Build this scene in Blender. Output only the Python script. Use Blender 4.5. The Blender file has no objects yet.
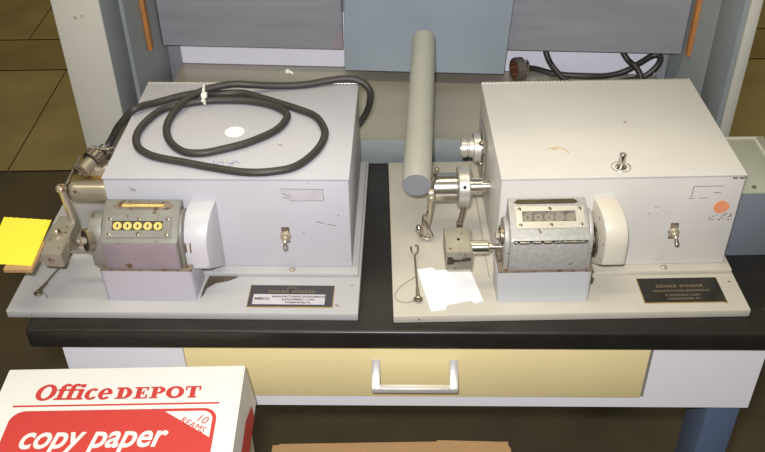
import bpy, bmesh, math, random
from mathutils import Vector, Matrix, Euler
R = math.radians
random.seed(4)
S = bpy.context.scene
COL = S.collection

# ---------------------------------------------------------------- camera, world, lights, exposure
PITCH, ROLL, FPX = 0.6481, -0.0156, 897.48
cam_d = bpy.data.cameras.new('camera'); cam = bpy.data.objects.new('camera', cam_d); COL.objects.link(cam)
r0 = Vector((1, 0, 0)); up0 = Vector((0, math.sin(PITCH), math.cos(PITCH))); fw = Vector((0, math.cos(PITCH), -math.sin(PITCH)))
rr = math.cos(ROLL)*r0 + math.sin(ROLL)*up0
uu = math.cos(ROLL)*up0 - math.sin(ROLL)*r0
M = Matrix((rr, uu, -fw)).transposed().to_4x4(); M.translation = Vector((0, 0, 1.53))
cam.matrix_world = M
cam_d.sensor_fit = 'HORIZONTAL'; cam_d.sensor_width = 36; cam_d.lens = FPX/765*36
cam_d.clip_start = 0.02
S.camera = cam
S.view_settings.view_transform = 'Standard'
S.view_settings.look = 'None'
S.view_settings.gamma = 1
S.view_settings.use_curve_mapping = False
S.view_settings.exposure = 0.0
W = bpy.data.worlds.new('workshop_ambient'); S.world = W; W.use_nodes = True
W.node_tree.nodes['Background'].inputs[0].default_value = (1.0, 0.88, 0.62, 1)
W.node_tree.nodes['Background'].inputs[1].default_value = 0.13

def area(name, loc, rot, sx, sy, power, col):
    d = bpy.data.lights.new(name, 'AREA'); d.shape = 'RECTANGLE'; d.size = sx; d.size_y = sy
    d.energy = power; d.color = col
    o = bpy.data.objects.new(name, d); COL.objects.link(o); o.location = loc; o.rotation_euler = rot
    return o
# the camera's own flash, a little above and left of the lens
fl = area('camera_flash', (-0.03, -0.01, 1.60), (0, 0, 0), 0.05, 0.03, 17, (0.98, 0.975, 1.0))
fl.rotation_euler = M.to_euler()
# fluorescent fittings on the workshop ceiling
area('ceiling_light', (-0.6, 0.9, 3.4), (0, 0, 0), 2.4, 0.3, 32, (1.0, 0.90, 0.66))
area('ceiling_light', (0.4, 3.4, 3.4), (0, 0, 0), 2.4, 0.3, 26, (1.0, 0.89, 0.6))

# ---------------------------------------------------------------- materials
def mat(name, col, rough=0.5, metal=0.0, var=0.08, vscale=6.0, spots=None, spot_scale=60, spot_thr=0.72,
        bump=0.0, bscale=200, spec=0.5, streak=None, coat=0.0):
    m = bpy.data.materials.new(name); m.use_nodes = True
    nt = m.node_tree; N = nt.nodes; L = nt.links
    b = N['Principled BSDF']
    b.inputs['Roughness'].default_value = rough; b.inputs['Metallic'].default_value = metal
    b.inputs['Specular IOR Level'].default_value = spec
    b.inputs['Coat Weight'].default_value = coat
    tc = N.new('ShaderNodeTexCoord'); mp = N.new('ShaderNodeMapping')
    L.new(tc.outputs['Object'], mp.inputs[0])
    if streak: mp.inputs['Scale'].default_value = streak
    nz = N.new('ShaderNodeTexNoise'); nz.inputs['Scale'].default_value = vscale; nz.inputs['Detail'].default_value = 6
    L.new(mp.outputs[0], nz.inputs['Vector'])
    cr = N.new('ShaderNodeValToRGB')
    cr.color_ramp.elements[0].position = 0.3; cr.color_ramp.elements[1].position = 0.7
    a = [max(0, c*(1-var)) for c in col]; z = [min(1, c*(1+var)) for c in col]
    cr.color_ramp.elements[0].color = (*a, 1); cr.color_ramp.elements[1].color = (*z, 1)
    L.new(nz.outputs['Fac'], cr.inputs[0])
    out = cr.outputs[0]
    if spots:
        n2 = N.new('ShaderNodeTexNoise'); n2.inputs['Scale'].default_value = spot_scale; n2.inputs['Detail'].default_value = 3
        L.new(tc.outputs['Object'], n2.inputs['Vector'])
        c2 = N.new('ShaderNodeValToRGB'); c2.color_ramp.elements[0].position = spot_thr; c2.color_ramp.elements[1].position = min(1, spot_thr+0.03)
        c2.color_ramp.elements[0].color = (0, 0, 0, 1); c2.color_ramp.elements[1].color = (1, 1, 1, 1)
        L.new(n2.outputs['Fac'], c2.inputs[0])
        mx = N.new('ShaderNodeMix'); mx.data_type = 'RGBA'
        L.new(c2.outputs[0], mx.inputs[0]); L.new(out, mx.inputs[6]); mx.inputs[7].default_value = (*spots, 1)
        out = mx.outputs[2]
    L.new(out, b.inputs['Base Color'])
    if bump:
        n3 = N.new('ShaderNodeTexNoise'); n3.inputs['Scale'].default_value = bscale; n3.inputs['Detail'].default_value = 4
        L.new(mp.outputs[0], n3.inputs['Vector'])
        bp = N.new('ShaderNodeBump'); bp.inputs['Strength'].default_value = bump; bp.inputs['Distance'].default_value = 0.002
        L.new(n3.outputs['Fac'], bp.inputs['Height']); L.new(bp.outputs[0], b.inputs['Normal'])
    return m

def srgb(r, g, b):
    f = lambda c: (c/255/12.92) if c/255 <= 0.04045 else ((c/255+0.055)/1.055)**2.4
    return (f(r), f(g), f(b))

RUST = srgb(96, 66, 44)
P_LEFT = mat('lavender_grey_paint', srgb(191, 190, 196), 0.42, var=0.04, vscale=9, spots=srgb(150, 140, 135), spot_scale=45, spot_thr=0.73, bump=0.03, bscale=350)
P_RIGHT = mat('cream_white_paint', srgb(211, 207, 200), 0.42, var=0.04, vscale=9, spots=srgb(140, 120, 100), spot_scale=55, spot_thr=0.735, bump=0.03, bscale=350)
P_BASE_L = mat('base_grey_paint', srgb(174, 173, 172), 0.45, var=0.05, vscale=10, spots=srgb(130, 115, 100), spot_scale=50, spot_thr=0.735, bump=0.03)
P_BASE_R = mat('base_cream_paint', srgb(188, 182, 168), 0.45, var=0.05, vscale=10, spots=srgb(130, 105, 80), spot_scale=50, spot_thr=0.73, bump=0.03)
P_COVER_L = mat('belt_cover_paint_grey', srgb(196, 195, 198), 0.4, var=0.04, spots=srgb(130, 110, 95), spot_scale=80, spot_thr=0.72)
P_COVER_R = mat('belt_cover_paint_cream', srgb(208, 201, 184), 0.4, var=0.04, spots=srgb(110, 80, 60), spot_scale=120, spot_thr=0.69)
P_PED_L = mat('pedestal_paint_grey', srgb(178, 175, 184), 0.4, var=0.05, spots=RUST, spot_scale=50, spot_thr=0.74)
P_PED_R = mat('pedestal_paint_white', srgb(190, 191, 192), 0.4, var=0.05, spots=RUST, spot_scale=50, spot_thr=0.745)
CAST_L = mat('cast_metal_olive', srgb(134, 132, 124), 0.5, 0.2, var=0.16, vscale=25, spots=srgb(100, 84, 66), spot_scale=60, spot_thr=0.66, bump=0.1, bscale=300)
CAST_R = mat('cast_metal_grey', srgb(176, 174, 168), 0.5, 0.2, var=0.12, vscale=240, spots=srgb(112, 100, 84), spot_scale=120, spot_thr=0.68, bump=0.2, bscale=400)
CASTF_L = mat('counter_front_brown', srgb(146, 136, 142), 0.5, 0.2, var=0.14, vscale=20, spots=srgb(112, 90, 74), spot_scale=40, spot_thr=0.64)
GASKET = mat('rusty_gasket', srgb(126, 113, 98), 0.8, var=0.25, vscale=60, spots=srgb(92, 70, 52), spot_scale=120, spot_thr=0.55)
STEEL = mat('polished_steel', srgb(205, 200, 192), 0.24, 1.0, var=0.08, vscale=20, streak=(1, 30, 30))
STEEL_W = mat('pale_machined_steel', srgb(208, 204, 196), 0.38, 0.7, var=0.06, vscale=30)
STEEL_D = mat('worn_steel', srgb(142, 132, 116), 0.36, 0.75, var=0.2, vscale=40, spots=srgb(90, 72, 52), spot_scale=120, spot_thr=0.62)
NICKEL = mat('tarnished_nickel', srgb(186, 176, 156), 0.34, 0.6, var=0.15, vscale=30, spots=srgb(120, 96, 66), spot_scale=60, spot_thr=0.62)
BRASS = mat('aged_brass', srgb(196, 170, 110), 0.35, 0.85, var=0.15, vscale=30)
BLOCK = mat('block_steel_plate', srgb(166, 160, 144), 0.42, 0.4, var=0.12, vscale=50, spots=srgb(110, 96, 78), spot_scale=120, spot_thr=0.66)
DARK = mat('black_recess', (0.012, 0.011, 0.010), 0.7)
GLASS = mat('window_glass', srgb(112, 108, 98), 0.3, 0.0, var=0.55, vscale=110, spec=0.3)
SLOT_SHADE = mat('slot_shade', srgb(66, 60, 52), 0.7, var=0.3, vscale=90)
DIALBED = mat('dial_bed', srgb(84, 74, 52), 0.4, 0.3, var=0.3, vscale=90)
DIM = mat('dim_digit', srgb(146, 138, 122), 0.5, var=0.2)
GOLD = mat('gilt_digit', srgb(236, 214, 128), 0.35, 0.3)
RUBBER = mat('dark_rubber_sheath', srgb(58, 54, 50), 0.5, var=0.12, vscale=40, bump=0.08, bscale=250)
RUBBER_B = mat('black_cord_sheath', srgb(42, 40, 38), 0.42, var=0.12, vscale=40)
ROD = mat('rod_grey_paint', srgb(168, 167, 154), 0.32, var=0.05, vscale=10, spots=srgb(162, 158, 142), spot_scale=26, spot_thr=0.66)
ROD_END = mat('rod_end_grey', srgb(134, 137, 142), 0.55, var=0.05)
BENCH = mat('black_bench_top', srgb(34, 31, 28), 0.38, var=0.25, vscale=14, spots=srgb(66, 60, 52), spot_scale=160, spot_thr=0.70, bump=0.05)
APRON = mat('lilac_white_enamel', srgb(232, 229, 234), 0.4, var=0.02)
TAN = mat('tan_enamel', srgb(238, 220, 164), 0.35, var=0.02, coat=0.1)
CHROME = mat('chrome', srgb(235, 233, 230), 0.3, 0.55, var=0.02)
LEG = mat('blue_steel_leg', srgb(88, 104, 130), 0.45, var=0.05)
BLUE = mat('blue_grey_paint', srgb(138, 144, 144), 0.5, var=0.06, vscale=5, spots=srgb(132, 138, 142), spot_scale=18, spot_thr=0.66, bump=0.05, bscale=120)
BLUE_B = mat('weathered_blue_board', srgb(138, 140, 146), 0.55, var=0.10, vscale=7, streak=(1, 3, 8), spots=srgb(146, 136, 140), spot_scale=9, spot_thr=0.6)
BLUE_C = mat('blue_grey_centre_board', srgb(142, 153, 163), 0.5, var=0.05, vscale=8)
BLUE_P = mat('blue_grey_post_paint', srgb(136, 143, 144), 0.5, var=0.06, vscale=5)
POSTW = mat('off_white_post_paint', srgb(192, 189, 176), 0.5, var=0.04, vscale=6, spots=srgb(140, 134, 118), spot_scale=70, spot_thr=0.74)
SHEET = mat('grey_metal_sheet', srgb(168, 162, 146), 0.36, 0.35, var=0.06, vscale=4, streak=(1, 6, 1))
STRIP = mat('white_painted_strip', srgb(226, 224, 236), 0.5, var=0.02)
ORANGE = mat('orange_wood', srgb(186, 124, 66), 0.6, var=0.15, vscale=40, streak=(6, 6, 1))
PLYEDGE = mat('bare_wood_edge', srgb(176, 162, 112), 0.7, var=0.1, vscale=30)
BOXBLUE = mat('box_blue_paint', srgb(114, 120, 128), 0.5, var=0.04)
BOXTOP = mat('box_top_green_grey', srgb(158, 160, 146), 0.4, var=0.05, vscale=6)
PAPERW = mat('white_carton_board', srgb(226, 225, 219), 0.6, var=0.015, vscale=20)
RED = mat('red_print', srgb(196, 60, 54), 0.55, var=0.03)
WHITEINK = mat('white_print', srgb(232, 229, 222), 0.6, var=0.01)
KRAFT = mat('brown_cardboard', srgb(232, 186, 130), 0.75, var=0.06, vscale=20, streak=(1, 12, 12))
YELLOW = mat('yellow_card', srgb(250, 232, 66), 0.6, var=0.03, vscale=60, streak=(0.3, 6, 1))
WOOD = mat('splint_wood', srgb(176, 142, 96), 0.6, var=0.15, vscale=40, streak=(1, 8, 8))
WHITECARD = mat('white_card', srgb(252, 252, 252), 0.55, var=0.004)
LABELP = mat('old_label_paper', srgb(196, 192, 196), 0.6, var=0.06, vscale=60)
MARK = mat('dark_scuff', srgb(110, 96, 80), 0.7)
BLUEINK = mat('blue_ink', srgb(120, 128, 178), 0.6)
STICK_O = mat('orange_sticker_paper', srgb(232, 152, 106), 0.55, var=0.08, vscale=60)
PLATE = mat('black_name_plate', srgb(40, 37, 32), 0.3, 0.2, var=0.15, vscale=40)
PLATE_L = mat('charcoal_name_plate', srgb(70, 66, 68), 0.35, 0.2, var=0.1)
PLTXT = mat('etched_brass_lettering', srgb(150, 136, 100), 0.45, 0.4)
PLTXT_W = mat('grey_lettering', srgb(176, 172, 164), 0.5)
INK = mat('black_ink', srgb(70, 66, 60), 0.6)
NYLON = mat('white_nylon', srgb(238, 236, 226), 0.4)
PLUGF = mat('brown_plug_insulator', srgb(112, 62, 38), 0.5, var=0.15, vscale=40)
PLUGR = mat('grey_ribbed_plug', srgb(118, 112, 106), 0.4, 0.6, var=0.2, vscale=60)
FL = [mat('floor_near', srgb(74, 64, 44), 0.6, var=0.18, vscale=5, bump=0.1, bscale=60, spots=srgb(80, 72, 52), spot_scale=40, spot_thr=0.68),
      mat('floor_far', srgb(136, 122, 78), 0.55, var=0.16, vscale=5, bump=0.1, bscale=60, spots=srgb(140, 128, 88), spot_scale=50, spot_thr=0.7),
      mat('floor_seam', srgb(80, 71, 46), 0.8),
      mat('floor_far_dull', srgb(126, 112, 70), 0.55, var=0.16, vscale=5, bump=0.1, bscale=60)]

# ---------------------------------------------------------------- mesh helpers
def finish(name, bm, m, parent=None, smooth=True, ang=35):
    me = bpy.data.meshes.new(name); bmesh.ops.recalc_face_normals(bm, faces=bm.faces); bm.to_mesh(me); bm.free()
    for x in (m if isinstance(m, (list, tuple)) else [m]): me.materials.append(x)
    if smooth:
        for pl in me.polygons: pl.use_smooth = True
        me.set_sharp_from_angle(angle=R(ang))
    o = bpy.data.objects.new(name, me); COL.objects.link(o)
    if parent: o.parent = parent
    return o

def bx(bm, x0, x1, y0, y1, z0, z1, bev=0.0, seg=2, rot=None):
    """box between the two corners, rot = (matrix, pivot)"""
    t = bmesh.new()
    bmesh.ops.create_cube(t, size=1)
    for v in t.verts:
        v.co = Vector(((x0+x1)/2 + v.co.x*(x1-x0), (y0+y1)/2 + v.co.y*(y1-y0), (z0+z1)/2 + v.co.z*(z1-z0)))
    if bev: bmesh.ops.bevel(t, geom=t.edges[:], offset=bev, segments=seg, profile=0.5, affect='EDGES')
    if rot:
        for v in t.verts: v.co = rot[1] + rot[0] @ (v.co - rot[1])
    add(bm, t)

def add(bm, t, mi=0):
    me = bpy.data.meshes.new('tmp'); t.to_mesh(me); t.free()
    n = len(bm.faces); bm.from_mesh(me); bpy.data.meshes.remove(me)
    if mi:
        bm.faces.ensure_lookup_table()
        for f in bm.faces[n:]: f.material_index = mi

def frame(d):
    d = Vector(d).normalized()
    a = Vector((0, 0, 1)) if abs(d.z) < 0.9 else Vector((0, 1, 0))
    u = a.cross(d).normalized(); return u, d.cross(u), d

def cyl(bm, p0, p1, r, r1=None, n=32, bev=0.0, ridges=0):
    """cylinder or cone from p0 to p1; ridges > 0 cuts a knurl"""
    p0 = Vector(p0); p1 = Vector(p1); r1 = r if r1 is None else r1
    u, v, d = frame(p1-p0); L = (p1-p0).length
    prof = [(0, 0), (0, r-bev), (bev, r), (L-bev, r1), (L, r1-bev), (L, 0)] if bev else [(0, 0), (0, r), (L, r1), (L, 0)]
    lathe(bm, p0, d, prof, n, ridges)

def lathe(bm, p0, d, prof, n=32, ridges=0):
    p0 = Vector(p0); u, v, d = frame(d)
    rings = []
    for (t, r) in prof:
        if r <= 1e-7: rings.append([bm.verts.new(p0+d*t)]); continue
        ring = []
        for i in range(n):
            a = 2*math.pi*i/n
            q = r*(1-0.05*(i % 2)) if ridges else r
            ring.append(bm.verts.new(p0+d*t+(u*math.cos(a)+v*math.sin(a))*q))
        rings.append(ring)
    for A, B in zip(rings, rings[1:]):
        if len(A) == 1 and len(B) == 1: continue
        for i in range(n):
            j = (i+1) % n
            if len(A) == 1: bm.faces.new((A[0], B[i], B[j]))
            elif len(B) == 1: bm.faces.new((A[i], A[j], B[0]))
            else: bm.faces.new((A[i], A[j], B[j], B[i]))

def cat(pts, sub=8):
    pts = [Vector(q) for q in pts]; out = []
    P = [2*pts[0]-pts[1]]+pts+[2*pts[-1]-pts[-2]]
    for i in range(1, len(P)-2):
        a, b, c, d = P[i-1:i+3]
        for k in range(sub):
            t = k/sub
            out.append(0.5*((2*b)+(c-a)*t+(2*a-5*b+4*c-d)*t*t+(3*b-a-3*c+d)*t**3))
    out.append(pts[-1]); return out

def tube(bm, pts, r, n=12, smooth=True, sub=8, closed=False, radii=None):
    q = cat(pts, sub) if smooth else [Vector(a) for a in pts]
    rings = []; up = None
    for i, a in enumerate(q):
        d = (q[min(i+1, len(q)-1)]-q[max(i-1, 0)]).normalized()
        if up is None: u, v, _ = frame(d)
        else:
            u = (up - d*up.dot(d)).normalized(); v = d.cross(u)
        up = u
        rad = r if radii is None else radii[0]+(radii[1]-radii[0])*i/(len(q)-1)
        rings.append([bm.verts.new(a+(u*math.cos(2*math.pi*k/n)+v*math.sin(2*math.pi*k/n))*rad) for k in range(n)])
    for A, B in zip(rings, rings[1:]):
        for k in range(n): bm.faces.new((A[k], A[(k+1) % n], B[(k+1) % n], B[k]))
    bm.faces.new(rings[0][::-1]); bm.faces.new(rings[-1])

def prism(bm, poly, axis, a, b, bev=0.0):
    """polygon in the plane across axis, from a to b along it: axis x -> (y,z), y -> (x,z), z -> (x,y)"""
    t = bmesh.new()
    mk = {'x': lambda p, s: (s, p[0], p[1]), 'y': lambda p, s: (p[0], s, p[1]), 'z': lambda p, s: (p[0], p[1], s)}[axis]
    A = [t.verts.new(mk(p, a)) for p in poly]; B = [t.verts.new(mk(p, b)) for p in poly]
    t.faces.new(A); t.faces.new(B[::-1])
    for i in range(len(poly)):
        j = (i+1) % len(poly); t.faces.new((A[i], B[i], B[j], A[j]))
    bmesh.ops.recalc_face_normals(t, faces=t.faces)
    if bev: bmesh.ops.bevel(t, geom=[e for e in t.edges if e.calc_face_angle(0) > 0.5], offset=bev, segments=2, profile=0.5, affect='EDGES')
    add(bm, t)

def torus(bm, c, d, R0, r, n=28, k=8):
    u, v, d = frame(d); c = Vector(c); rings = []
    for i in range(n):
        a = 2*math.pi*i/n; e = u*math.cos(a)+v*math.sin(a)
        rings.append([bm.verts.new(c+e*(R0+r*math.cos(2*math.pi*j/k))+d*r*math.sin(2*math.pi*j/k)) for j in range(k)])
    for i in range(n):
        A, B = rings[i], rings[(i+1) % n]
        for j in range(k): bm.faces.new((A[j], A[(j+1) % k], B[(j+1) % k], B[j]))

def ball(bm, c, r, sx=1, sy=1, sz=1):
    t = bmesh.new(); bmesh.ops.create_uvsphere(t, u_segments=20, v_segments=12, radius=r)
    for v in t.verts: v.co = Vector((c[0]+v.co.x*sx, c[1]+v.co.y*sy, c[2]+v.co.z*sz))
    add(bm, t)

def disc(bm, c, d, r, h=0.0006, n=28):
    c = Vector(c); cyl(bm, c, c+Vector(d).normalized()*h, r, n=n)

def empty(name, loc, rz, label, cat_, group=None):
    o = bpy.data.objects.new(name, None); COL.objects.link(o); o.location = loc; o.rotation_euler = (0, 0, rz)
    o.empty_display_size = 0.05
    return tag(o, label, cat_, group)
def tag(o, label, cat_, group=None):
    o['label'] = label; o['category'] = cat_
    if group: o['group'] = group
    return o
def NB(): return bmesh.new()

def text_bm(s, size, bold=0.0, shear=0.0, spacing=1.0, ext=0.0002, align='LEFT', res=4):
    cu = bpy.data.curves.new('t', 'FONT'); cu.body = s; cu.size = size; cu.offset = bold; cu.shear = shear
    cu.space_character = spacing; cu.extrude = ext; cu.align_x = align; cu.resolution_u = res
    o = bpy.data.objects.new('t', cu); COL.objects.link(o)
    bpy.context.view_layer.update()
    me = bpy.data.meshes.new_from_object(o.evaluated_get(bpy.context.evaluated_depsgraph_get()))
    b = bmesh.new(); b.from_mesh(me)
    bpy.data.objects.remove(o); bpy.data.curves.remove(cu); bpy.data.meshes.remove(me)
    return b
def put_text(bm, s, size, origin, ux=Vector((1, 0, 0)), uy=Vector((0, 1, 0)), width=None, height=None, **k):
    """text laid with its baseline start at origin, x along ux and up along uy; width/height rescale its bounds"""
    t = text_bm(s, size, **k)
    xs = [v.co.x for v in t.verts]; ys = [v.co.y for v in t.verts]
    uz = ux.cross(uy); al = k.get('align', 'LEFT')
    sx = width/(max(xs)-min(xs)) if width else 1
    sy = height/max(ys) if height else 1
    off = min(xs) if (width and al == 'LEFT') else 0
    for v in t.verts: v.co = Vector(origin)+ux*((v.co.x-off)*sx)+uy*(v.co.y*sy)+uz*v.co.z
    add(bm, t)

# ---------------------------------------------------------------- structure: the floor
bm = NB()
def quad(x0, x1, y0, y1, z, mi):
    f = bm.faces.new([bm.verts.new(p) for p in ((x0, y0, z), (x1, y0, z), (x1, y1, z), (x0, y1, z))]); f.material_index = mi
g = 0.004
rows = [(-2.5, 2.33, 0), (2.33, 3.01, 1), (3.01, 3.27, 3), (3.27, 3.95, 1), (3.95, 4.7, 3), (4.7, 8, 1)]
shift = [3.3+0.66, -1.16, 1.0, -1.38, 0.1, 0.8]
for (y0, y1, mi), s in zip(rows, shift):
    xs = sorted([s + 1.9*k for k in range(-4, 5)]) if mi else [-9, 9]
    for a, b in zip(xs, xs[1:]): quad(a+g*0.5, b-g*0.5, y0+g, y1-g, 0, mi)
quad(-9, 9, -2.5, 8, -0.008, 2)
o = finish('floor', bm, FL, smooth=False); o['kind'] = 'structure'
WALL = mat('workshop_wall_paint', srgb(170, 164, 140), 0.8, var=0.05)
for nm, b in (('wall_back', (-9, 9, 8, 8.12, -0.01, 4.0)), ('wall_left', (-9.12, -9, -2.5, 8.12, -0.01, 4.0)), ('wall_right', (9, 9.12, -2.5, 8.12, -0.01, 4.0))):
    bm = NB(); bx(bm, *b); o = finish(nm, bm, WALL, smooth=False); o['kind'] = 'structure'

# ---------------------------------------------------------------- the bench
ZB = 0.75
bench = empty('workbench', (-0.452, 0.8235, 0), -0.02844, 'white framed workbench with black top, tan drawer and blue steel legs', 'workbench')
bm = NB(); bx(bm, 0, 0.974, 0, 0.715, ZB-0.030, ZB, 0.004, 3); finish('bench_top', bm, BENCH, bench)
bm = NB()
a0, a1 = 0.031, 0.943; zt, zb = ZB-0.030, ZB-0.157
d0, d1, dzb = 0.190, 0.794, ZB-0.136
bx(bm, a0, d0-0.0015, 0.02, 0.034, zb, zt); bx(bm, d1+0.0045, a1, 0.02, 0.034, zb, zt)
bx(bm, d0-0.0015, d1+0.0045, 0.02, 0.034, zb, dzb-0.0015)
bx(bm, a0, a0+0.014, 0.034, 0.69, zb, zt); bx(bm, a1-0.014, a1, 0.034, 0.69, zb, zt); bx(bm, a0+0.014, a1-0.014, 0.676, 0.69, zb, zt)
finish('apron', bm, APRON, bench, smooth=False)
bm = NB(); bx(bm, d0, d1, 0.017, 0.033, dzb, ZB-0.034, 0.0015)
bx(bm, d0+0.02, d1-0.02, 0.033, 0.45, dzb+0.01, ZB-0.036)
drawer = finish('drawer', bm, TAN, bench)
bm = NB(); bx(bm, d1+0.0003, d1+0.0042, 0.020, 0.033, dzb, ZB-0.034); finish('drawer_runner', bm, STEEL_W, bench)
bm = NB()
hx0, hx1 = 0.435, 0.547
for x in (hx0, hx1-0.011):
    prism(bm, [(0.017, ZB-0.064), (0.017, ZB-0.072), (-0.008, ZB-0.092), (-0.014, ZB-0.092), (-0.014, ZB-0.086)], 'x', x, x+0.011, 0.001)
bx(bm, hx0, hx1, -0.0155, -0.0065, ZB-0.0945, ZB-0.0855, 0.002)
finish('handle', bm, CHROME, drawer)
for (x, y) in ((0.898, 0.036), (0.031, 0.036), (0.898, 0.60), (0.031, 0.60)):
    bm = NB(); bx(bm, x, x+0.045, y, y+0.065, 0.0, zt if y > 0.5 else zt, 0.003); finish('leg', bm, LEG, bench)

# ---------------------------------------------------------------- the blue grey wooden hutch on the back of the bench
hutch = empty('wooden_hutch', (0, 1.193, ZB), -0.02, 'blue grey painted wooden hutch standing behind both machines on the bench', 'hutch')
HI = (Matrix.Rotation(0.02, 4, 'Z') @ Matrix.Translation((0, -1.193, -ZB)))      # world -> hutch
def hob(name, m, *boxes, bev=0.0015):
    bm = NB()
    for b in boxes: bx(bm, *b, bev)
    for v in bm.verts: v.co = HI @ v.co
    return finish(name, bm, m, hutch)
bm = NB(); bx(bm, -0.36, 0.472, 0, 0.045, 0, 0.045, 0.002); finish('front_rail', bm, BLUE, hutch)
bm = NB(); prism(bm, [(-0.36, 0.046), (0.472, 0.046), (0.472, 0.198), (-0.36, 0.255)], 'z', 0, 0.043); prism(bm, [(-0.36, 0), (0.472, 0), (0.472, 0.204), (-0.36, 0.261)], 'z', 0.0452, 0.047); finish('shelf_sheet', bm, SHEET, hutch)
HB = ZB+0.0475; HG = ZB
hob('post', POSTW, (-0.465, -0.397, 1.208, 1.212, HG, 1.27))
hob('post', BLUE_P, (-0.465, -0.397, 1.2122, 1.30, HG, 1.27))
hob('post', BLUE_P, (0.521, 0.541, 1.204, 1.29, HG, 1.27))
hob('edge_strip', POSTW, (0.527, 0.543, 1.196, 1.2035, HG, 1.27))
def slant(name, m, x0, y0, x1, y1, t):
    bm = NB(); prism(bm, [(x0, y0), (x1, y1), (x1+t, y1), (x0+t, y0)], 'z', HG, 1.27)
    for v in bm.verts: v.co = HI @ v.co
    return finish(name, bm, m, hutch)
slant('side_panel', BLUE, -0.392, 1.302, -0.374, 1.452, -0.05)
slant('side_panel', BLUE, 0.5210, 1.292, 0.4960, 1.398, 0.02)
hob('cleat', ORANGE, (-0.384, -0.377, 1.364, 1.380, 0.868, 1.27))
hob('cleat', ORANGE, (0.5045, 0.512, 1.338, 1.353, 0.855, 1.27))
def YS(x): return 1.459-0.087*(x+0.354)          # the back of the hutch runs at a slight angle
def backed(name, m, xa, xb, d0, d1, z0, z1, xat=None, xbt=None):
    bm = NB(); t = bmesh.new(); V = []
    for z, a, b in ((z0, xa, xb), (z1, xat or xa, xbt or xb)):
        V.append([t.verts.new(p) for p in ((a, YS(a)+d0, z), (b, YS(b)+d0, z), (b, YS(b)+d1, z), (a, YS(a)+d1, z))])
    t.faces.new(V[0][::-1]); t.faces.new(V[1])
    for k in range(4): t.faces.new((V[0][k], V[0][(k+1) % 4], V[1][(k+1) % 4], V[1][k]))
    bmesh.ops.recalc_face_normals(t, faces=t.faces); bmesh.ops.bevel(t, geom=t.edges[:], offset=0.001, segments=1, affect='EDGES'); add(bm, t)
    for v in bm.verts: v.co = HI @ v.co
    return finish(name, bm, m, hutch)
backed('back_board', BLUE_B, -0.3745, -0.062, -0.030, -0.012, 0.846, 1.27)
backed('back_board', BLUE_B, 0.214, 0.500, -0.030, -0.012, 0.852, 1.27, 0.222, 0.502)
backed('centre_board', BLUE_C, -0.0605, 0.2085, -0.052, -0.0325, 0.818, 1.27, -0.047, 0.232)
backed('white_backstrip', STRIP, -0.353, 0.474, 0.0, 0.006, HB, 0.90)
backed('rear_panel', BLUE_B, -0.43, 0.494, 0.008, 0.020, HG, 1.27)

# ---------------------------------------------------------------- the box at the bench's right end
bb = empty('control_box', (0.466, 0.95, ZB), 0, 'low blue grey box with green grey lid beside the right hand machine', 'box')
bm = NB(); bx(bm, 0, 0.075, 0, 0.136, 0, 0.103, 0.002); finish('body', bm, BOXBLUE, bb)
bm = NB(); bx(bm, -0.001, 0.076, -0.001, 0.137, 0.1032, 0.107, 0.0012); ld = finish('lid', bm, BOXTOP, bb)
bm = NB(); bx(bm, 0.0, 0.063, 0.129, 0.1325, 0.107, 0.1082); bx(bm, 0.0595, 0.063, 0.0, 0.129, 0.107, 0.1082); finish('rim', bm, POSTW, ld)
bm = NB(); cyl(bm, (0.019, 0.009, 0.107), (0.019, 0.009, 0.1092), 0.003, n=16, bev=0.0006); finish('bolt', bm, STEEL_D, ld)

# ---------------------------------------------------------------- the two winding machines
T = 0.0119; WB, DB = 0.4486, 0.352
OX, OY, BW, BD, BH = 0.1338, 0.0847, 0.3017, 0.2456, 0.1475
TOP = T+BH
def screw(bm, c, d, r, h=0.0012): lathe(bm, c, d, [(0, r), (h*0.6, r), (h, r*0.6), (h, 0)], 12)

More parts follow.
